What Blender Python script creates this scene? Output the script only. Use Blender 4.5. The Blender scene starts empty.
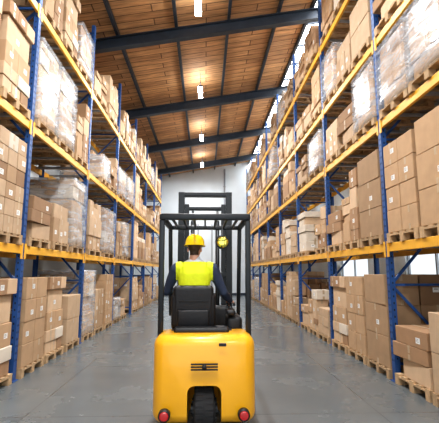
import bpy, bmesh, math, random
from mathutils import Vector, Matrix
random.seed(7)
scene=bpy.context.scene
try:
    scene.view_settings.view_transform='Standard'
    scene.view_settings.look='Medium High Contrast'
except Exception as e: print(e)
COL=scene.collection

# ---------------------------------------------------------------- materials
def new_mat(name):
    m=bpy.data.materials.new(name); m.use_nodes=True
    nt=m.node_tree; nt.nodes.clear()
    out=nt.nodes.new('ShaderNodeOutputMaterial')
    b=nt.nodes.new('ShaderNodeBsdfPrincipled')
    nt.links.new(b.outputs[0],out.inputs[0])
    return m,nt,b,out
def mat(name,col,rough=.5,metal=0,var=.12,scale=6,rand=0,coat=0,bump=0):
    m,nt,b,out=new_mat(name)
    b.inputs['Roughness'].default_value=rough
    b.inputs['Metallic'].default_value=metal
    if coat: b.inputs['Coat Weight'].default_value=coat
    tc=nt.nodes.new('ShaderNodeTexCoord')
    n=nt.nodes.new('ShaderNodeTexNoise'); n.inputs['Scale'].default_value=scale; n.inputs['Detail'].default_value=5
    nt.links.new(tc.outputs['Object'],n.inputs['Vector'])
    mr=nt.nodes.new('ShaderNodeMapRange')
    mr.inputs[1].default_value=.3; mr.inputs[2].default_value=.7
    mr.inputs[3].default_value=1-var; mr.inputs[4].default_value=1+var
    nt.links.new(n.outputs[0],mr.inputs[0])
    val=mr.outputs[0]
    if rand:
        oi=nt.nodes.new('ShaderNodeObjectInfo')
        r=nt.nodes.new('ShaderNodeMapRange'); r.inputs[3].default_value=1-rand; r.inputs[4].default_value=1+rand
        nt.links.new(oi.outputs['Random'],r.inputs[0])
        mu=nt.nodes.new('ShaderNodeMath'); mu.operation='MULTIPLY'
        nt.links.new(val,mu.inputs[0]); nt.links.new(r.outputs[0],mu.inputs[1]); val=mu.outputs[0]
    vm=nt.nodes.new('ShaderNodeVectorMath'); vm.operation='SCALE'
    vm.inputs[0].default_value=col[:3]; nt.links.new(val,vm.inputs['Scale'])
    nt.links.new(vm.outputs[0],b.inputs['Base Color'])
    if bump:
        bp=nt.nodes.new('ShaderNodeBump'); bp.inputs['Strength'].default_value=bump; bp.inputs['Distance'].default_value=.01
        nt.links.new(n.outputs[0],bp.inputs['Height']); nt.links.new(bp.outputs[0],b.inputs['Normal'])
    return m
def emit(name,col,s):
    m=bpy.data.materials.new(name); m.use_nodes=True; nt=m.node_tree; nt.nodes.clear()
    o=nt.nodes.new('ShaderNodeOutputMaterial'); e=nt.nodes.new('ShaderNodeEmission')
    e.inputs[0].default_value=(*col,1); e.inputs[1].default_value=s
    nt.links.new(e.outputs[0],o.inputs[0]); return m

M_blue=mat('rack_blue_paint',(.025,.09,.28),.45,.1,.15,4)
M_yel=mat('beam_yellow_paint',(.82,.43,.04),.45,0,.1,3)
M_slot=mat('slot_dark',(.01,.015,.03),.8)
M_galv=mat('galvanised_steel',(.35,.37,.40),.45,.6)
M_card=[mat('cardboard_a',(.45,.295,.17),.85,0,.08,5,.2,bump=.1),
        mat('cardboard_b',(.55,.39,.25),.85,0,.08,5,.2,bump=.1),
        mat('cardboard_c',(.33,.20,.11),.85,0,.08,5,.2,bump=.1),
        mat('cardboard_pale',(.64,.56,.46),.85,0,.06,5,.12)]
M_wood=mat('pallet_wood',(.44,.30,.17),.85,0,.25,9,.15,bump=.3)
M_tape=mat('packing_tape',(.48,.36,.23),.3,0,.05,5)
M_label=mat('paper_label',(.82,.82,.80),.7,0,.03,5)
M_ink=mat('label_ink',(.06,.05,.05),.7,0,.03,5)
def film():
    m=bpy.data.materials.new('stretch_film'); m.use_nodes=True; nt=m.node_tree; nt.nodes.clear()
    o=nt.nodes.new('ShaderNodeOutputMaterial'); mx=nt.nodes.new('ShaderNodeMixShader')
    t=nt.nodes.new('ShaderNodeBsdfTransparent'); b=nt.nodes.new('ShaderNodeBsdfPrincipled')
    b.inputs['Base Color'].default_value=(.70,.74,.78,1); b.inputs['Roughness'].default_value=.2
    tc=nt.nodes.new('ShaderNodeTexCoord'); mp=nt.nodes.new('ShaderNodeMapping'); mp.inputs['Scale'].default_value=(1.2,1.2,5)
    mp.inputs['Rotation'].default_value=(.25,.3,0)
    n=nt.nodes.new('ShaderNodeTexNoise'); n.inputs['Scale'].default_value=1.6; n.inputs['Detail'].default_value=4; n.inputs['Distortion'].default_value=.8
    nt.links.new(tc.outputs['Object'],mp.inputs[0]); nt.links.new(mp.outputs[0],n.inputs[0])
    mr=nt.nodes.new('ShaderNodeMapRange'); mr.inputs[1].default_value=.35; mr.inputs[2].default_value=.72; mr.inputs[3].default_value=.12; mr.inputs[4].default_value=.62
    nt.links.new(n.outputs[0],mr.inputs[0]); nt.links.new(mr.outputs[0],mx.inputs[0])
    bp=nt.nodes.new('ShaderNodeBump'); bp.inputs['Strength'].default_value=.4; bp.inputs['Distance'].default_value=.03
    nt.links.new(n.outputs[0],bp.inputs['Height']); nt.links.new(bp.outputs[0],b.inputs['Normal'])
    nt.links.new(t.outputs[0],mx.inputs[1]); nt.links.new(b.outputs[0],mx.inputs[2]); nt.links.new(mx.outputs[0],o.inputs[0])
    return m
M_film=film()

def floor_mat():
    m,nt,b,out=new_mat('polished_concrete')
    tc=nt.nodes.new('ShaderNodeTexCoord')
    n=nt.nodes.new('ShaderNodeTexNoise'); n.inputs['Scale'].default_value=.7; n.inputs['Detail'].default_value=7; n.inputs['Roughness'].default_value=.55
    nt.links.new(tc.outputs['Object'],n.inputs[0])
    cr=nt.nodes.new('ShaderNodeValToRGB'); cr.color_ramp.elements[0].position=.25; cr.color_ramp.elements[1].position=.75
    cr.color_ramp.elements[0].color=(.105,.122,.13,1); cr.color_ramp.elements[1].color=(.155,.175,.182,1)
    nt.links.new(n.outputs[0],cr.inputs[0])
    br=nt.nodes.new('ShaderNodeTexBrick'); br.offset=0; br.inputs['Scale'].default_value=1
    br.inputs['Brick Width'].default_value=2.0; br.inputs['Row Height'].default_value=2.4; br.inputs['Mortar Size'].default_value=.008
    br.inputs['Color1'].default_value=(1,1,1,1); br.inputs['Color2'].default_value=(.94,.94,.94,1); br.inputs['Mortar'].default_value=(.55,.55,.55,1)
    nt.links.new(tc.outputs['Object'],br.inputs[0])
    mx=nt.nodes.new('ShaderNodeMix'); mx.data_type='RGBA'; mx.blend_type='MULTIPLY'; mx.inputs[0].default_value=1
    nt.links.new(cr.outputs[0],mx.inputs[6]); nt.links.new(br.outputs[0],mx.inputs[7]); nt.links.new(mx.outputs[2],b.inputs['Base Color'])
    mr=nt.nodes.new('ShaderNodeMapRange'); mr.inputs[1].default_value=.3; mr.inputs[2].default_value=.7; mr.inputs[3].default_value=.2; mr.inputs[4].default_value=.32
    nt.links.new(n.outputs[0],mr.inputs[0]); nt.links.new(mr.outputs[0],b.inputs['Roughness'])
    return m
M_floor=floor_mat()
def plank_mat():
    m,nt,b,out=new_mat('ceiling_planks')
    tc=nt.nodes.new('ShaderNodeTexCoord')
    br=nt.nodes.new('ShaderNodeTexBrick'); br.offset=.5; br.inputs['Scale'].default_value=1
    br.inputs['Brick Width'].default_value=2.9; br.inputs['Row Height'].default_value=.30; br.inputs['Mortar Size'].default_value=.014
    br.inputs['Bias'].default_value=-.1
    br.inputs['Color1'].default_value=(.58,.33,.155,1); br.inputs['Color2'].default_value=(.38,.20,.09,1); br.inputs['Mortar'].default_value=(.10,.05,.025,1)
    nt.links.new(tc.outputs['Object'],br.inputs[0])
    mp=nt.nodes.new('ShaderNodeMapping'); mp.inputs['Scale'].default_value=(1.2,9,1)
    n=nt.nodes.new('ShaderNodeTexNoise'); n.inputs['Scale'].default_value=1.5; n.inputs['Detail'].default_value=6
    nt.links.new(tc.outputs['Object'],mp.inputs[0]); nt.links.new(mp.outputs[0],n.inputs[0])
    mr=nt.nodes.new('ShaderNodeMapRange'); mr.inputs[1].default_value=.3; mr.inputs[2].default_value=.7; mr.inputs[3].default_value=.65; mr.inputs[4].default_value=1.35
    nt.links.new(n.outputs[0],mr.inputs[0])
    vm=nt.nodes.new('ShaderNodeVectorMath'); vm.operation='SCALE'
    nt.links.new(br.outputs[0],vm.inputs[0]); nt.links.new(mr.outputs[0],vm.inputs['Scale']); nt.links.new(vm.outputs[0],b.inputs['Base Color'])
    b.inputs['Roughness'].default_value=.7
    return m
M_plank=plank_mat()
M_wall=mat('wall_plaster',(.68,.74,.78),.8,0,.05,1)
M_steel=mat('roof_steel_dark',(.035,.048,.068),.5,.2)
M_sky=emit('skylight_polycarbonate',(.98,.99,1),12)
M_win=emit('window_frosted_daylight',(.88,.95,1),1.0)
M_lamp=emit('lamp_tube',(1,1,1),60)
M_fy=mat('forklift_yellow',(.92,.46,.016),.32,0,.03,2,coat=.4)
M_blk=mat('black_plastic',(.012,.013,.015),.5)
M_dk=mat('guard_black',(.010,.013,.016),.4,0)
M_tyre=mat('tyre_rubber',(.018,.018,.019),.8,bump=.3,scale=30)
M_red=mat('tail_lamp_red',(.5,.01,.01),.15,coat=1)
M_vest=mat('hi_vis_yellow',(.80,.88,.02),.7,0,.08,12,bump=.5)
M_refl=mat('reflective_tape',(.72,.74,.70),.35,.1)
M_navy=mat('jacket_navy',(.03,.045,.085),.8,0,.1,10)
M_shirt=mat('collar_shirt',(.60,.63,.66),.8)
M_trou=mat('trousers',(.03,.035,.05),.85)
M_boot=mat('boots',(.02,.015,.012),.5)
M_skin=mat('skin',(.62,.34,.23),.5,0,.05,10)
M_hair=mat('hair',(.06,.035,.02),.7)
M_hat=mat('hard_hat_yellow',(.98,.66,.01),.25,0,.02,3,coat=.5)
M_eye=mat('eye_white',(.8,.8,.8),.2)
M_lip=mat('lips',(.45,.18,.14),.5)
M_mirror=mat('mirror_vest_tint',(.85,.75,.15),.08,1,.02)  # yellow tint puts the vest's reflection into the mirror colour
M_seat=mat('seat_vinyl',(.013,.013,.015),.5,0,.15,20,bump=.3)

# ---------------------------------------------------------------- mesh helpers
def add_tmp(bm,t,mi,M=None,smooth=False):
    if M is not None: t.transform(M)
    mp=[bm.verts.new(v.co) for v in t.verts]
    t.verts.index_update()
    for f in t.faces:
        nf=bm.faces.new([mp[v.index] for v in f.verts]); nf.material_index=mi; nf.smooth=smooth
    t.free()
def rbox(bm,c,s,mi=0,bev=0,seg=1,R=None,smooth=False):
    t=bmesh.new(); bmesh.ops.create_cube(t,size=1); 
    for v in t.verts: v.co=Vector((v.co.x*s[0],v.co.y*s[1],v.co.z*s[2]))
    if bev: bmesh.ops.bevel(t,geom=t.edges[:],offset=min(bev,min(s)*.49),segments=seg,affect='EDGES',profile=.5)
    M=Matrix.Translation(c)
    if R is not None: M=M@R
    add_tmp(bm,t,mi,M,smooth)
def bar(bm,p,q,w,h,mi=0,bev=0):
    p=Vector(p);q=Vector(q);d=q-p
    up=Vector((0,0,1)) if abs(d.normalized().z)<.95 else Vector((0,1,0))
    y=d.normalized(); x=y.cross(up).normalized(); z=x.cross(y)
    R=Matrix((x,y,z)).transposed().to_4x4()
    rbox(bm,(p+q)/2,(w,d.length,h),mi,bev,2 if bev else 1,R)
def cyl(bm,c,r,h,mi=0,axis='Z',seg=24,r2=None,bev=0):
    t=bmesh.new(); bmesh.ops.create_cone(t,cap_ends=True,segments=seg,radius1=r,radius2=r if r2 is None else r2,depth=h)
    if bev:
        e=[e for e in t.edges if abs(e.verts[0].co.z-e.verts[1].co.z)<1e-5]
        bmesh.ops.bevel(t,geom=e,offset=bev,segments=3,affect='EDGES',profile=.5)
    R={'Z':Matrix(),'X':Matrix.Rotation(math.pi/2,4,'Y'),'Y':Matrix.Rotation(math.pi/2,4,'X')}[axis]
    add_tmp(bm,t,mi,Matrix.Translation(c)@R,True)
def ell(bm,c,s,mi=0,R=None,seg=20):
    t=bmesh.new(); bmesh.ops.create_uvsphere(t,u_segments=seg,v_segments=seg//2+2,radius=1)
    M=Matrix.Translation(c)
    if R is not None: M=M@R
    M=M@Matrix.Diagonal((*s,1))
    add_tmp(bm,t,mi,M,True)
def tube(bm,pts,rad,mi=0,seg=14,flat=1.0):
    pts=[Vector(p) for p in pts]; rings=[]
    n=len(pts)
    for i,p in enumerate(pts):
        d=(pts[min(i+1,n-1)]-pts[max(i-1,0)]).normalized()
        up=Vector((0,1,0)) if abs(d.z)>.8 else Vector((0,0,1))
        x=d.cross(up).normalized(); y=x.cross(d).normalized()
        rings.append([bm.verts.new(p+x*math.cos(a)*rad[i]+y*math.sin(a)*rad[i]*flat) for a in [2*math.pi*k/seg for k in range(seg)]])
    for a,b in zip(rings,rings[1:]):
        for k in range(seg):
            f=bm.faces.new((a[k],a[(k+1)%seg],b[(k+1)%seg],b[k])); f.material_index=mi; f.smooth=True
    f=bm.faces.new(rings[0][::-1]); f.material_index=mi
    f=bm.faces.new(rings[-1]); f.material_index=mi
def limb(bm,pts,rad,mi=0,seg=16):
    tube(bm,pts,rad,mi,seg)
    for p,r in zip(pts,rad): ell(bm,p,(r,r,r),mi,seg=16)
def finish(bm,name,mats,parent=None,angle=None):
    bmesh.ops.recalc_face_normals(bm,faces=bm.faces[:])
    me=bpy.data.meshes.new(name); bm.to_mesh(me); bm.free()
    for m in mats: me.materials.append(m)
    if angle is not None:
        for p in me.polygons: p.use_smooth=True
        me.set_sharp_from_angle(angle=math.radians(angle))
    o=bpy.data.objects.new(name,me); COL.objects.link(o)
    if parent: o.parent=parent
    return o
def empty(name):
    e=bpy.data.objects.new(name,None); e.empty_display_size=.2; COL.objects.link(e); return e
def bake(o):
    bpy.context.view_layer.update()
    dg=bpy.context.evaluated_depsgraph_get()
    me=bpy.data.meshes.new_from_object(o.evaluated_get(dg))
    o.modifiers.clear(); o.data=me
    return o

# ---------------------------------------------------------------- shell
Y0,Y1=-6.0,27.6; XL,XR=-4.75,4.75; SKX=3.1
def rz(x): return 8.78+.18*x
bm=bmesh.new(); rbox(bm,(0,(Y0+Y1)/2,-.1),(XR-XL+.4,Y1-Y0+.4,.2)); finish(bm,'floor',[M_floor])
def prism(bm,poly,y0,y1,mi=0):
    a=[bm.verts.new((x,y0,z)) for x,z in poly]; b=[bm.verts.new((x,y1,z)) for x,z in poly]
    n=len(poly)
    for k in range(n):
        bm.faces.new((a[k],a[(k+1)%n],b[(k+1)%n],b[k])).material_index=mi
    bm.faces.new(a[::-1]).material_index=mi; bm.faces.new(b).material_index=mi
bm=bmesh.new(); prism(bm,[(XL-.2,rz(XL-.2)),(SKX,rz(SKX)),(SKX,rz(SKX)+.12),(XL-.2,rz(XL-.2)+.12)],Y0,Y1+.2); finish(bm,'ceiling',[M_plank])
bm=bmesh.new(); prism(bm,[(SKX,rz(SKX)+.03),(XR+.2,rz(XR+.2)+.03),(XR+.2,rz(XR+.2)+.08),(SKX,rz(SKX)+.08)],Y0,Y1+.2,0)
y=Y0
while y<Y1:
    prism(bm,[(SKX,rz(SKX)-.04),(XR,rz(XR)-.04),(XR,rz(XR)+.025),(SKX,rz(SKX)+.025)],y,y+.06,1); y+=1.25
finish(bm,'window_1',[M_sky,M_steel])
bm=bmesh.new(); prism(bm,[(XL-.2,0),(XR+.2,0),(XR+.2,rz(XR+.2)),(XL-.2,rz(XL-.2))],Y1,Y1+.2); finish(bm,'wall_far',[M_wall])
def side_wall(name,x0,x1,top,wz0,wz1,bays):
    bm=bmesh.new(); xc=(x0+x1)/2; w=x1-x0
    rbox(bm,(xc,(Y0+Y1)/2,wz0/2),(w,Y1-Y0,wz0))
    rbox(bm,(xc,(Y0+Y1)/2,(wz1+top)/2),(w,Y1-Y0,top-wz1))
    ys=[Y0]
    for a,b in bays: ys+= [a,b]
    ys.append(Y1)
    for a,b in zip(ys[0::2],ys[1::2]): rbox(bm,(xc,(a+b)/2,(wz0+wz1)/2),(w,b-a,wz1-wz0))
    finish(bm,name,[M_wall])
bays=[(7.0,9.4),(11.6,14.0)]
side_wall('wall_right',XR,XR+.2,rz(XR),1.2,2.9,bays)
bm=bmesh.new(); rbox(bm,(XL-.1,(Y0+Y1)/2,rz(XL)/2),(.2,Y1-Y0,rz(XL))); finish(bm,'wall_left',[M_wall])
wn=2
for a,b in bays:
    bm=bmesh.new(); x=(XR+.1)
    rbox(bm,(x,(a+b)/2,2.05),(.02,b-a-.02,1.68),0)
    for yy in (a+.04,(a+b)/2,b-.04): rbox(bm,(x-.03,yy,2.05),(.05,.05,1.68),1)
    for zz in (1.24,2.05,2.86): rbox(bm,(x-.03,(a+b)/2,zz),(.05,b-a-.04,.05),1)
    finish(bm,f'window_{wn}',[M_win,M_galv]); wn+=1
for y in (.6,5.6,10.6,15.6,20.4,25.2):
    bm=bmesh.new()
    for t,b,w in ((.16,.19,.2),(.19,.47,.025),(.47,.5,.2)):
        prism(bm,[(XL,rz(XL)-b),(XR,rz(XR)-b),(XR,rz(XR)-t),(XL,rz(XL)-t)],y-w/2,y+w/2)
    finish(bm,'roof_rafter',[M_steel])
bm=bmesh.new()
for x in (-4.05,-2.5,-.85,.65,2.1,3.1):
    prism(bm,[(x-.04,rz(x)-.158),(x+.04,rz(x)-.158),(x+.04,rz(x)-.005),(x-.04,rz(x)-.005)],Y0,Y1)
finish(bm,'roof_purlins',[M_steel])
bm=bmesh.new(); cyl(bm,(1.35,Y1-.13,4.4),.06,8.7,0)
for z in (1.5,3.5,5.5,7.5): rbox(bm,(1.35,Y1-.06,z),(.2,.08,.05))
finish(bm,'downpipe',[M_galv])
bm=bmesh.new(); rbox(bm,(0,Y1-.03,.08),(XR-XL-.1,.04,.16)); finish(bm,'baseboard_far',[M_steel])
for y in (-.8,4.2,9.0,13.95,19.0,24.0):  # first two lamps are out of view, added for more light in the aisle
    bm=bmesh.new(); z=rz(-.2)-.62
    rbox(bm,(-.2,y,z+.04),(.18,.95,.06),0,.015,2)
    rbox(bm,(-.2,y,z-.01),(.15,.9,.04),1,.02,2)
    for dy in (-.35,.35): cyl(bm,(-.2,y+dy,z+.33),.008,.52,0,seg=8)
    lo=finish(bm,'ceiling_lamp',[M_steel,M_lamp])
    for nm,dz,rx,pw in (('downlight',-.05,0,300),('ceiling_fill',.09,math.pi,16)):  # the up-facing one is an added fill that brightens the ceiling
        L=bpy.data.lights.new(nm,'AREA'); L.shape='RECTANGLE'; L.size=.14; L.size_y=.9; L.energy=pw; L.color=(.97,.98,1)
        o=bpy.data.objects.new(nm,L); COL.objects.link(o); o.location=(-.2,y,z+dz); o.rotation_euler=(rx,0,0)
        o.parent=lo

# ---------------------------------------------------------------- pallet racks
RX=2.8; RD=1.1
def rack(sx,posts,levels,top):
    bm=bmesh.new()
    xf=sx*(RX+.045); xb=sx*(RX+RD)
    for y in posts:
        for x,s in ((xf,1),(xb,-1)):
            rbox(bm,(x-sx*s*.04,y,top/2+.005),(.008,.10,top-.01),0)
            for dy in (-.046,.046): rbox(bm,(x,y+dy,top/2+.005),(.075,.008,top-.01),0)
            rbox(bm,(x,y,.006),(.14,.15,.012),0)
            if s==1:
                z=.3
                while z<top-.2:
                    for dy in (-.022,.022): rbox(bm,(x-sx*.0445,y+dy,z),(.002,.014,.03),2)
                    rbox(bm,(x,y-.0505,z+.03),(.02,.002,.03),2)
                    z+=.1
        z=.25; k=0
        while z<top-.3:
            z2=min(z+1.15,top-.15)
            bar(bm,(xf,y,z),(xb,y,z),.035,.035,0)
            if k%2: bar(bm,(xf,y+.02,z),(xb,y+.02,z2),.03,.04,0)
            else: bar(bm,(xb,y+.02,z),(xf,y+.02,z2),.03,.04,0)
            z=z2; k+=1
    for a,b in zip(posts,posts[1:]):
        for L in levels:
            for x in (sx*(RX+.03),xb):
                rbox(bm,(x,(a+b)/2,L-.065),(.05,b-a-.1,.13),1,.006,1)
                if abs(x)<3.2:
                    for yy in (a+.056,b-.056): rbox(bm,(x-sx*.03,yy,L-.09),(.012,.06,.24),1)
            n=4
            for i in range(n):
                yy=a+(b-a)*(i+.5)/n
                rbox(bm,(sx*(RX+RD/2+.03),yy,L-.03),(RD-.1,.05,.04),3)
    return finish(bm,'pallet_rack',[M_blue,M_yel,M_slot,M_galv])
PL=[0]+[3.15+3.15*i for i in range(8)]
PR=[.2]+[3.15+2.95*i for i in range(9)]; PR[-1]=26.7
LL=[2.0,3.98,6.02]; LR=[2.03,4.0,5.42,7.05]
rack(-1,PL,LL,7.75); rack(1,PR,LR,8.55)

# ---------------------------------------------------------------- loads
def load_mesh(name,seed,W,H,kind,G=None):
    rnd=random.Random(seed); D=1.12
    bm=bmesh.new()
    for i in range(5):
        x=-W/2+.05+(W-.1)*i/4; rbox(bm,(x,D/2,.133),(.11,D,.022),4)
    for j in range(3):
        y=.05+(D-.1)*j/2; rbox(bm,(0,y,.111),(W,.1,.022),4)
        for i in range(3):
            x=-W/2+.05+(W-.1)*i/2; rbox(bm,(x,y,.061),(.1,.1,.078),4)
    for i in range(3):
        x=-W/2+.05+(W-.1)*i/2; rbox(bm,(x,D/2,.011),(.1,D,.022),4)
    def box(cx,cy,z,bw,bd,bh,mi,rot=.02):
        R=Matrix.Rotation(rnd.uniform(-rot,rot),4,'Z')
        rbox(bm,(cx,cy,z+bh/2),(bw,bd,bh),mi,.007,1,R)
        T=Matrix.Translation((cx,cy,z+bh/2))@R
        def dec(cc,ss,m):
            v=T@Vector(cc); rbox(bm,v,ss,m,0,1,R)
        if rnd.random()<.5:
            dec((0,0,bh/2+.0005),(bw*.98,.05,.002),5)
            for s in (-1,1):
                dec((s*(bw/2+.0005),0,bh/2-.05),(.002,.05,.1),5)
                dec((s*(bw/2+.0005),0,-bh/2+.04),(.002,.05,.08),5)
        else:
            dec((0,0,bh/2+.0005),(.05,bd*.98,.002),5)
            for s in (-1,1):
                dec((0,s*(bd/2+.0005),bh/2-.05),(.05,.002,.1),5)
                dec((0,s*(bd/2+.0005),-bh/2+.04),(.05,.002,.08),5)
        if rnd.random()<.35 and bh>.2:
            lx=rnd.uniform(-.25,.25)*bw; lz=rnd.uniform(-.15,.1)*bh
            dec((lx,-bd/2-.0008,lz),(.10,.002,.075),6)
            for q in range(3): dec((lx-.01,-bd/2-.0022,lz+.02-q*.018),(.06,.001,.005),7)
        if rnd.random()<.3 and bh>.2:
            for s in (-1,1):
                ly=rnd.uniform(-.25,.25)*bd
                dec((s*(bw/2+.0008),ly,0),(.002,.10,.075),6)
                dec((s*(bw/2+.0022),ly,.012),(.001,.06,.012),7)
    ztop=.145
    if kind=='loose':
        g=rnd.choice([(1,2),(2,2),(2,3)] if W<1 else [(2,2),(3,2),(3,3)])
        w=W/g[0]; d=D/g[1]
        for i in range(g[0]):
            for j in range(g[1]):
                z=.145; hmax=H*rnd.uniform(.5,1.02)
                while z<hmax-.1:
                    h=min(rnd.choice([.14,.2,.26,.32,.4,.48]),hmax-z+.02)
                    if h<.1: break
                    bw=w*rnd.uniform(.78,.99); bd=d*rnd.uniform(.8,.99)
                    cx=-W/2+w*(i+.5)+rnd.uniform(-1,1)*(w-bw)/2; cy=d*(j+.5)+rnd.uniform(-1,.3)*(d-bd)/2
                    box(cx,cy,z,bw,bd,h-.003,rnd.choice([0,0,1,1,2,2,3]),.05); z+=h
                ztop=max(ztop,z)
    else:
        z=.145; grid=G
        while z<H-.12:
            if kind=='uniform' and grid: pass
            else:
                g=rnd.choice([(1,2),(2,2),(2,2),(2,3),(3,3),(3,2)] if W<1 else [(2,2),(3,3),(3,2),(4,3)])
                h=rnd.choice([.2,.27,.33,.4,.46]); c=rnd.choice([0,0,1,1,2]); grid=(g,h,c)
            g,h,c=grid
            if z+h>H+.06: 
                h=H-z
                if h<.13: break
            inset=rnd.uniform(0,.06) if kind!='uniform' else .01
            w=(W-2*inset)/g[0]; d=(D-2*inset)/g[1]
            toplay= z+h>H-.12
            for i in range(g[0]):
                for j in range(g[1]):
                    if toplay and kind=='mixed' and rnd.random()<.35: continue
                    gap=.008
                    mi=c if rnd.random()<.7 else rnd.randrange(4)
                    if kind=='pale': mi=3 if rnd.random()<.6 else mi
                    box(-W/2+inset+w*(i+.5),inset+d*(j+.5),z,w-gap-rnd.uniform(0,.016),d-gap-rnd.uniform(0,.016),h-.004,mi)
            z+=h
        ztop=z
    mats=M_card+[M_wood,M_tape,M_label,M_ink]
    if kind=='wrapped':
        z=ztop
        t=bmesh.new(); bmesh.ops.create_cube(t,size=1)
        bmesh.ops.subdivide_edges(t,edges=t.edges[:],cuts=7,use_grid_fill=True)
        for v in t.verts:
            x,y,zz=v.co
            k=1+.02*math.cos(x*3)*math.cos(zz*9+seed)+rnd.uniform(-.003,.003)
            v.co=Vector((x*(W+.02)*k,y*(D+.02)*k,zz*(z-.09)+rnd.uniform(-.006,.006)))
        add_tmp(bm,t,8,Matrix.Translation((0,D/2,(z+.12)/2+.01)),True)
        mats=mats+[M_film]
    o=finish(bm,name,mats); me=o.data; bpy.data.objects.remove(o)
    top=max(v.co.z for v in me.vertices)
    return me,top
kinds=['mixed','loose','wrapped','mixed','pale','wrapped','uniform','loose','mixed','loose','loose','uniform']
HI=[load_mesh('pallet_load',100+i,.86,random.choice([1.25,1.4,1.52,1.6]),k) for i,k in enumerate(kinds)]
LO=[load_mesh('pallet_load',200+i,.86,random.choice([.75,.95,1.1]),k) for i,k in enumerate(kinds)]
WD=[load_mesh('pallet_load',300+i,1.15,random.choice([1.0,1.1,1.35]),k) for i,k in enumerate(['mixed','wrapped','loose','wrapped','loose'])]
BIG=load_mesh('pallet_load',401,.88,1.58,'uniform',((1,2),.47,0))
BG2=load_mesh('pallet_load',402,.88,1.5,'uniform',((2,2),.34,0))
BG3=load_mesh('pallet_load',403,.86,1.15,'uniform',((1,2),.48,1))
SML=load_mesh('pallet_load',404,.88,1.6,'uniform',((3,3),.24,1))
WR=load_mesh('pallet_load',405,.9,1.15,'wrapped')
WRH=load_mesh('pallet_load',406,.9,1.55,'wrapped')
M4=load_mesh('pallet_load',407,.88,1.5,'mixed'); M5=load_mesh('pallet_load',408,.88,1.45,'loose')
M6=load_mesh('pallet_load',409,.88,1.0,'mixed'); M7=load_mesh('pallet_load',410,.88,.95,'loose')
OV={(1,1,1):[BIG,BIG,BG2],(1,1,2):[BIG,M5,M7],(1,2,1):[WR,WR,WR],(1,2,2):[WR,M7,M6],
    (1,3,1):[M6,BG3,M7],(1,3,2):[BG3,M6,WR],(1,0,1):[M6,BG3,M7],(1,0,2):[BIG,BG2,M4],
    (-1,2,1):[M4,SML,M4],(-1,2,2):[WRH,WRH,M5],(-1,1,1):[M4,SML,SML],(-1,1,2):[M7,M6,WRH],
    (-1,0,1):[M4,M5,M4],(-1,0,2):[BG2,M4,BG3],(-1,3,2):[M5,M4,WR]}
def put(me,sx,y,z):
    o=bpy.data.objects.new('pallet_of_cardboard_boxes',me); COL.objects.link(o)
    o.location=(sx*(RX-.02+random.uniform(-.02,.01)),y,z)
    o.rotation_euler=(0,0,(-1 if sx>0 else 1)*math.pi/2+random.uniform(-.02,.02))
rnd=random.Random(11)
def fill(sx,posts,levels,tops):
    for li,L in enumerate([0]+levels):
        clear=tops[li]
        for bi,(a,b) in enumerate(zip(posts,posts[1:])):
            if b<2: continue
            a2,b2=a+.07,b-.07; ln=b2-a2
            if (sx,li,bi) in OV:
                for i,m in enumerate(OV[(sx,li,bi)]): put(m[0],sx,a2+ln*(i+.5)/3,L)
                continue
            if rnd.random()<.25:
                n,pool=2,WD
            else: n,pool=3,None
            for i in range(n):
                if rnd.random()<(.07 if li<3 else .12): continue
                p=pool if pool is WD else (HI if rnd.random()<.6 else LO)
                c=[m for m in p if m[1]<clear]
                if not c: c=[m for m in LO if m[1]<clear]
                me=rnd.choice(c)[0]
                y=a2+ln*(i+.5)/n
                put(me,sx,y,L)
fill(-1,PL,LL,[1.8,1.78,1.8,1.6])
fill(1,PR,LR,[1.82,1.78,1.22,1.42,1.3])

# ---------------------------------------------------------------- forklift
FK=empty('forklift')
bm=bmesh.new(); rbox(bm,(0,4.31,.56),(.98,.68,.83),0,.10,6)
for v in bm.verts:
    t=(v.co.z-.145)/.83
    if v.co.y<4.3: v.co.y+= .05*max(0,t-.55)/.45+ .05*max(0,.25-t)/.25
    v.co.y+=.10*(v.co.x/.49)**2 if v.co.y<4.2 else 0
cw=finish(bm,'counterweight',[M_fy,M_blk])
bm=bmesh.new()
rbox(bm,(0,4.1,.2),(.32,.9,.62),0,.07,4)
rbox(bm,(0,3.95,.70),(.27,.10,.075),0,.02,3)
for s in (-1,1):
    bar(bm,(s*.36,3.98,.93),(s*.25,3.98,.56),.016,.06,0)
    bar(bm,(s*.25,3.98,.56),(s*.25,3.98,.2),.016,.06,0)
bar(bm,(-.25,3.965,.56),(.25,3.965,.56),.05,.012,0)
cut=finish(bm,'cutter',[M_blk])
md=cw.modifiers.new('b','BOOLEAN'); md.object=cut; md.operation='DIFFERENCE'; md.solver='EXACT'
bake(cw); bpy.data.objects.remove(cut)
for p in cw.data.polygons: p.use_smooth=True
cw.data.set_sharp_from_angle(angle=math.radians(35)); cw.parent=FK
cw.data.materials.clear(); cw.data.materials.append(M_fy); cw.data.materials.append(M_blk)
bm=bmesh.new()
for z in (.675,.70,.725): rbox(bm,(0,3.99,z),(.25,.02,.012),0)
cyl(bm,(0,3.98,.70),.022,.05,0,'Y')
finish(bm,'rear_grille',[M_blk],FK)
bm=bmesh.new()
for s in (-1,1):
    cyl(bm,(s*.365,4.02,.26),.055,.06,1,'Y'); cyl(bm,(s*.365,3.99,.26),.042,.03,0,'Y',bev=.008)
finish(bm,'tail_lamps',[M_red,M_blk],FK)
bm=bmesh.new(); rbox(bm,(.17,4.01,.90),(.07,.012,.03),0,.004,1); finish(bm,'maker_plate',[M_blk],FK)
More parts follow.
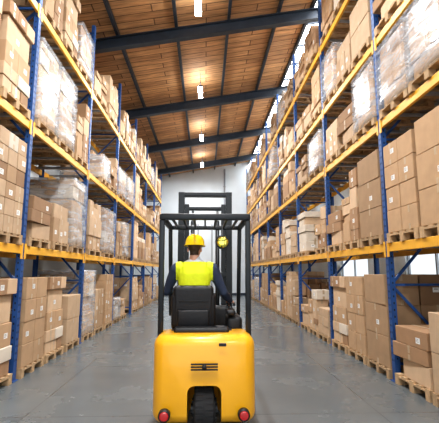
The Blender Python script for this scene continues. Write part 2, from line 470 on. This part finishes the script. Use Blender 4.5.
def wheel(name,c,r,w,hub):
    bm=bmesh.new()
    cyl(bm,c,r,w,0,'X',40,bev=.03)
    for s in (-1,1):
        cyl(bm,(c[0]+s*(w/2-.003),c[1],c[2]),r*.58,.03,1,'X',32,bev=.008)
        cyl(bm,(c[0]+s*(w/2+.01),c[1],c[2]),r*.22,.05,1,'X',16)
        for k in range(6):
            a=k*math.pi/3; cyl(bm,(c[0]+s*(w/2+.015),c[1]+math.cos(a)*r*.4,c[2]+math.sin(a)*r*.4),.012,.02,2,'X',8)
    n=28
    for k in range(n):
        a=2*math.pi*k/n
        for s in (-1,1):
            a3=a+(.1 if s>0 else 0)
            R=Matrix.Rotation(-a3,4,'X')
            rbox(bm,(c[0]+s*w*.24,c[1]+math.sin(a3)*r,c[2]+math.cos(a3)*r),(w*.36,.03,.012),0,0,1,R)
    return finish(bm,name,[M_tyre,hub,M_dk],FK,40)
wheel('steer_wheel',(0,4.26,.24),.232,.19,M_dk)
for s in (-1,1): wheel('drive_wheel_'+('right' if s>0 else 'left'),(s*.42,5.62,.27),.262,.17,M_fy)
bm=bmesh.new()
rbox(bm,(0,4.86,.42),(.94,.46,.44),0,.05,3)
rbox(bm,(0,5.30,.38),(.62,.5,.36),0,.04,3)
for s in (-1,1):
    rbox(bm,(s*.40,4.86,.72),(.12,.5,.22),0,.04,3)
    bar(bm,(s*.41,5.25,.60),(s*.41,5.9,.60),.2,.035,0,.01)
finish(bm,'chassis',[M_fy],FK,35)
bm=bmesh.new()
rbox(bm,(0,5.28,.575),(.70,.5,.025),0,.005)
rbox(bm,(-.03,4.62,.93),(.66,.42,.10),0,.03,3)
rbox(bm,(-.03,4.36,.99),(.56,.16,.07),0,.03,3)
rbox(bm,(0,5.62,.86),(.66,.16,.56),0,.05,3)
rbox(bm,(.33,4.9,.98),(.17,.5,.22),0,.04,3)
rbox(bm,(.29,4.78,1.14),(.10,.34,.06),0,.025,3)
finish(bm,'cab_trim',[M_blk],FK,35)
bm=bmesh.new()
for i,x in enumerate((.27,.31,.35)):
    cyl(bm,(x,5.03,1.13),.007,.12,1,seg=10); ell(bm,(x,5.03,1.20),(.016,.016,.022),0)
cyl(bm,(-.12,5.28,1.10),.035,.42,0,seg=16)
finish(bm,'control_levers',[M_blk,M_galv],FK)
bm=bmesh.new()
R=Matrix.Rotation(math.radians(28),4,'X')
t=bmesh.new()
N=36;n=8;vs=[]
for i in range(N):
    a=2*math.pi*i/N; ring=[]
    for j in range(n):
        b=2*math.pi*j/n; rr=.165+.014*math.cos(b); ring.append(t.verts.new((rr*math.cos(a),rr*math.sin(a),.014*math.sin(b))))
    vs.append(ring)
for i in range(N):
    for j in range(n): t.faces.new((vs[i][j],vs[(i+1)%N][j],vs[(i+1)%N][(j+1)%n],vs[i][(j+1)%n]))
SWc=Vector((-.12,5.23,1.335))
add_tmp(bm,t,0,Matrix.Translation(SWc)@R,True)
for k in range(3):
    a=math.pi/2+k*2*math.pi/3
    p=SWc+ (R@Vector((math.cos(a)*.16,math.sin(a)*.16,0))); bar(bm,SWc,p,.03,.01,0)
ell(bm,SWc,(.04,.04,.02),0,R)
finish(bm,'steering_wheel',[M_blk],FK)
bm=bmesh.new(); sx=-.12
rbox(bm,(sx,4.78,1.01),(.48,.46,.12),0,.05,4)
RB=Matrix.Rotation(math.radians(7),4,'X')
rbox(bm,(sx,4.525,1.22),(.43,.09,.46),0,.042,5,RB)
for s in (-1,1):
    rbox(bm,(sx+s*.20,4.56,1.18),(.075,.13,.36),0,.035,4,RB)
rbox(bm,(sx,4.49,1.08),(.34,.05,.22),0,.022,3,RB)
rbox(bm,(sx,4.475,1.28),(.30,.03,.012),1,.004,1,RB)
rbox(bm,(sx,4.80,.95),(.4,.36,.06),1,.01,2)
finish(bm,'seat',[M_seat,M_blk],FK,45)
bm=bmesh.new()
GZ=2.19
for s in (-1,1):
    x=s*.455
    bar(bm,(x,4.42,.9),(x,4.36,GZ-.03),.055,.06,0,.012)
    bar(bm,(x,4.33,GZ),(x,5.45,GZ),.055,.06,0,.012)
    bar(bm,(x,5.42,GZ),(x,5.72,1.0),.05,.06,0,.012)
bar(bm,(-.47,4.34,GZ),(.47,4.34,GZ),.06,.07,0,.015)
bar(bm,(-.47,5.44,GZ),(.47,5.44,GZ),.05,.055,0,.012)
for i in range(7):
    x=-.36+.12*i; bar(bm,(x,4.36,GZ+.005),(x,5.42,GZ+.005),.022,.035,0,.004)
finish(bm,'overhead_guard',[M_dk],FK,40)
bm=bmesh.new(); MY=5.98; MT=2.78
for s in (-1,1):
    x=s*.345
    rbox(bm,(x+s*.035,MY,.1+(MT-.1)/2),(.016,.12,MT-.1),0)
    for dy in (-.06,.06): rbox(bm,(x,MY+dy,.1+(MT-.1)/2),(.085,.016,MT-.1),0)
    x=s*.265
    rbox(bm,(x+s*.025,MY+.02,.12+(MT-.3)/2),(.014,.1,MT-.3),0)
    for dy in (-.03,.07): rbox(bm,(x,MY+dy,.12+(MT-.3)/2),(.06,.014,MT-.3),0)
    cyl(bm,(s*.18,MY+.02,1.25),.03,2.2,1,seg=18); cyl(bm,(s*.18,MY+.02,2.4),.018,.3,2,seg=14)
    bar(bm,(s*.10,MY,.4),(s*.10,MY,2.3),.02,.008,2)
rbox(bm,(0,MY,MT-.03),(.78,.13,.06),0,.01,2)
rbox(bm,(0,MY+.02,MT-.24),(.56,.1,.05),0,.01,2)
rbox(bm,(0,MY-.04,1.55),(.62,.04,.07),0,.01,2)
rbox(bm,(0,MY,.35),(.74,.1,.12),0,.01,2)
finish(bm,'mast',[M_dk,M_dk,M_galv],FK)
bm=bmesh.new()
for z in (.25,.62): rbox(bm,(0,MY+.13,z),(.92,.05,.1),0,.01,2)
for s in (-1,1): rbox(bm,(s*.17,MY+.12,.44),(.05,.06,.4),0)
for s in (-1,1):
    rbox(bm,(s*.3,MY+.18,.34),(.1,.04,.56),1,.005); rbox(bm,(s*.3,MY+.72,.08),(.1,1.1,.035),1,.01)
finish(bm,'fork_carriage',[M_dk,M_dk],FK)
bm=bmesh.new()
cyl(bm,(.225,5.30,1.985),.095,.03,0,'Y',32,bev=.01); ell(bm,(.225,5.285,1.985),(.075,.018,.075),1,seg=28)
bar(bm,(.225,5.32,2.0),(.225,5.40,2.19),.015,.015,0)
finish(bm,'rear_mirror',[M_dk,M_mirror],FK)
FK.scale=(1.03,1,1)

# ---------------------------------------------------------------- driver
DR=empty('forklift_driver')
cx=-.12
bones=[]
bm=bmesh.new()
def B(label,pts,rad):
    limb(bm,pts,rad)
    for i in range(len(pts)-1): bones.append((label,Vector(pts[i]),Vector(pts[i+1]),rad[i],rad[i+1]))
prof=[(1.08,4.74,.17,.12),(1.18,4.73,.175,.125),(1.32,4.72,.165,.115),(1.46,4.715,.185,.125),(1.58,4.71,.20,.125),(1.66,4.71,.19,.105),(1.72,4.71,.11,.075),(1.745,4.715,.06,.06)]
rings=[]
for z,y,rx,ry in prof:
    rings.append([bm.verts.new((cx+rx*math.copysign(abs(math.cos(a))**.85,math.cos(a)),y+ry*math.copysign(abs(math.sin(a))**.85,math.sin(a)),z)) for a in [2*math.pi*k/28 for k in range(28)]])
for a,b in zip(rings,rings[1:]):
    for k in range(28): bm.faces.new((a[k],a[(k+1)%28],b[(k+1)%28],b[k]))
bm.faces.new(rings[0][::-1]); bm.faces.new(rings[-1])
bones.append(('vest',Vector((cx,4.72,1.14)),Vector((cx,4.71,1.62)),.15,.15))
for s in (-1,1):
    ell(bm,(cx+s*.17,4.71,1.645),(.085,.08,.07))
    bones.append(('vest',Vector((cx+s*.05,4.71,1.66)),Vector((cx+s*.16,4.71,1.65)),.08,.075))
SR=(cx+.215,4.71,1.625); ER=(cx+.335,4.74,1.36); WR_=(.305,4.965,1.255)
SL=(cx-.215,4.71,1.625); EL=(cx-.325,4.82,1.37); WL=(cx-.165,5.06,1.345)
B('sleeve',[SR,tuple((Vector(SR)+Vector(ER))/2),ER,tuple((Vector(ER)+Vector(WR_))/2),WR_],[.072,.062,.052,.05,.036])
B('sleeve',[SL,tuple((Vector(SL)+Vector(EL))/2),EL,tuple((Vector(EL)+Vector(WL))/2),WL],[.072,.062,.052,.05,.036])
for s in (-1,1):
    K=(cx+s*.17,5.16,1.17)
    B('trou',[(cx+s*.09,4.76,1.14),(cx+s*.13,4.96,1.165),K],[.105,.09,.068])
    A=(cx+s*.15,5.30,.72)
    B('trou',[K,(cx+s*.165,5.215,.98),A],[.066,.062,.045])
    B('boot',[A,(cx+s*.15,5.285,.635),(cx+s*.155,5.42,.625)],[.05,.045,.038])
body=finish(bm,'body',[M_vest,M_navy,M_trou,M_boot,M_refl,M_shirt])
md=body.modifiers.new('r','REMESH'); md.mode='VOXEL'; md.voxel_size=.008; md.use_smooth_shade=True
md=body.modifiers.new('s','SMOOTH'); md.iterations=5; md.factor=.5
bake(body); body.parent=DR
me=body.data; me.materials.clear()
for m in [M_vest,M_navy,M_trou,M_boot,M_refl,M_shirt]: me.materials.append(m)
idx={'vest':0,'sleeve':1,'trou':2,'boot':3}
for p in me.polygons:
    c=p.center; best=None
    for lab,a,b,r1,r2 in bones:
        d=b-a; t=max(0,min(1,(c-a).dot(d)/d.length_squared)); q=(c-(a+d*t)).length-(r1+(r2-r1)*t)
        if best is None or q<best[0]: best=(q,lab)
    mi=idx[best[1]]
    dx=abs(c.x-cx)
    if mi==1 and dx<.19 and c.z>1.3 and c.y<4.9: mi=0
    if mi==0:
        if dx>.225: mi=1
        if c.z<1.13: mi=2
        if 1.17<c.z<1.22 or 1.33<c.z<1.375: mi=4
        if c.z>1.712 : mi=5
    if mi==1 and dx<.215 and c.z>1.5: mi=0
    p.material_index=mi; p.use_smooth=True
bm=bmesh.new(); tube(bm,[(cx,4.715,1.70),(cx,4.715,1.73),(cx,4.718,1.765)],[.085,.073,.062],0,24); finish(bm,'collar',[M_shirt],DR)
def remeshed(bm,name,mats,vox,sm=3):
    o=finish(bm,name,mats); md=o.modifiers.new('r','REMESH'); md.mode='VOXEL'; md.voxel_size=vox; md.use_smooth_shade=True
    md=o.modifiers.new('s','SMOOTH'); md.iterations=sm; md.factor=.5
    bake(o); o.data.materials.clear()
    for m in mats: o.data.materials.append(m)
    for p in o.data.polygons: p.use_smooth=True
    return o
bm=bmesh.new()
ell(bm,(0,-.01,.035),(.076,.096,.09)); ell(bm,(0,.025,-.03),(.062,.07,.075)); ell(bm,(0,.055,-.085),(.03,.025,.022))
tube(bm,[(0,-.025,-.17),(0,-.02,-.10),(0,-.015,-.02)],[.058,.054,.055],0,20)
ell(bm,(0,.098,-.02),(.012,.018,.013)); tube(bm,[(0,.085,.02),(0,.097,-.012)],[.007,.011],0,10)
ell(bm,(0,.088,.028),(.05,.012,.01))
ell(bm,(0,.085,-.055),(.024,.01,.006)); ell(bm,(0,.083,-.065),(.02,.01,.007))
for s in (-1,1):
    ell(bm,(s*.079,-.005,-.01),(.008,.018,.03),0,Matrix.Rotation(s*.25,4,'Z')); ell(bm,(s*.042,.065,-.02),(.022,.02,.018))
head=remeshed(bm,'head',[M_skin,M_hair,M_lip],.005,3)
for p in head.data.polygons:
    c=p.center
    if (c.z>.0 and c.y<.065 and not(abs(c.x)>.07 and c.z<.03 and c.y>-.02)) or (c.y<-.03 and c.z>-.075): p.material_index=1
    elif c.y>.08 and -.073<c.z<-.049 and abs(c.x)<.026: p.material_index=2
HM=Matrix.Translation((cx+.0,4.725,1.86))@Matrix.Rotation(math.radians(-10),4,'Z')@Matrix.Rotation(math.radians(-3),4,'X')
head.matrix_world=HM; head.parent=DR
bm=bmesh.new()
for s in (-1,1):
    ell(bm,(s*.03,.078,.006),(.013,.012,.010),0); ell(bm,(s*.03,.0895,.006),(.005,.003,.005),1)
    ell(bm,(s*.03,.088,.026),(.018,.006,.004),1)
e=finish(bm,'eyes',[M_eye,M_hair],DR); e.matrix_world=HM
bm=bmesh.new()
N=40
def ring(rx,ry,z,yo=0): return [bm.verts.new((rx*math.cos(2*math.pi*k/N),yo+ry*math.sin(2*math.pi*k/N)+(.035*max(0,math.sin(2*math.pi*k/N))**3 if rx>.118 else 0),z)) for k in range(N)]
secs=[(.096,.115,.045),(.125,.142,.035),(.127,.144,.040),(.112,.130,.052),(.110,.129,.085),(.103,.122,.115),(.086,.104,.143),(.061,.074,.162),(.03,.037,.172),(.004,.005,.174)]
rs=[ring(*q) for q in secs]
for a,b in zip(rs,rs[1:]):
    for k in range(N):
        f=bm.faces.new((a[k],a[(k+1)%N],b[(k+1)%N],b[k])); f.smooth=True
bm.faces.new(rs[-1])
for off in (-.03,0,.03):
    pts=[(off,.118*math.cos(t)*.98,.07+.108*math.sin(t)*(.985 if off==0 else .955)) for t in [math.pi*(.12+.76*i/12) for i in range(13)]]
    tube(bm,pts,[.006]*13,0,8)
h=finish(bm,'hard_hat',[M_hat],DR); h.matrix_world=HM
def hand(name,W,fwd,up,side,curl):
    f=Vector(fwd).normalized(); u=Vector(up); u=(u-f*u.dot(f)).normalized(); l=f.cross(u)*side
    W=Vector(W); P=lambda a,b,c: W+f*a+l*b+u*c
    bm=bmesh.new()
    tube(bm,[P(-.03,0,0),P(.01,0,0)],[.027,.027],0,14,.8)
    Rm=Matrix((f,l,u)).transposed().to_4x4()
    if Rm.determinant()<0: Rm=Matrix((f,-l,u)).transposed().to_4x4()
    ell(bm,P(.045,0,0),(.052,.041,.016),0,Rm); ell(bm,P(.025,-.0,-.002),(.035,.03,.018),0,Rm)
    ell(bm,P(.03,-.022,-.006),(.032,.018,.016),0,Rm)
    for i,(b,Ln) in enumerate(((-.030,.068),(-.010,.076),(.010,.071),(.029,.056))):
        p=P(.075-abs(i-1.3)*.004,b,.002); q=[P(.055,b*.8,.0),p]
        for s,k in ((.45,.5),(.32,1.0),(.23,1.4)):
            a=curl*k; q.append(q[-1]+(f*math.cos(a)-u*math.sin(a))*Ln*s)
        limb(bm,q,[.0095,.0098,.0088,.008,.0068],0,10)
    q=[P(.015,-.025,-.004),P(.035,-.046,-.012),P(.058,-.056,-.024),P(.076,-.052,-.036)]
    limb(bm,q,[.013,.012,.0105,.0085],0,10)
    o=remeshed(bm,name,[M_skin],.0035,2); o.parent=DR; return o
hand('hand_right',Vector(WR_)+Vector((.0,.03,-.006)),(-.02,1,-.18),(0,.2,1),-1,.95)
hand('hand_left',Vector(WL)+Vector((.004,.022,.0)),(.12,1,-.18),(-.35,0,1),1,1.15)

# ---------------------------------------------------------------- world & camera
w=bpy.data.worlds.new('World'); scene.world=w; w.use_nodes=True
bg=w.node_tree.nodes['Background']; bg.inputs[0].default_value=(.90,.95,1,1); bg.inputs[1].default_value=2.0
cam=bpy.data.cameras.new('camera'); co=bpy.data.objects.new('camera',cam); COL.objects.link(co)
co.location=(0,0,1.6); co.rotation_euler=(math.radians(90+8.53),0,math.radians(-2.07))
cam.sensor_width=36; cam.lens=36*400/439; cam.clip_end=200
scene.camera=co
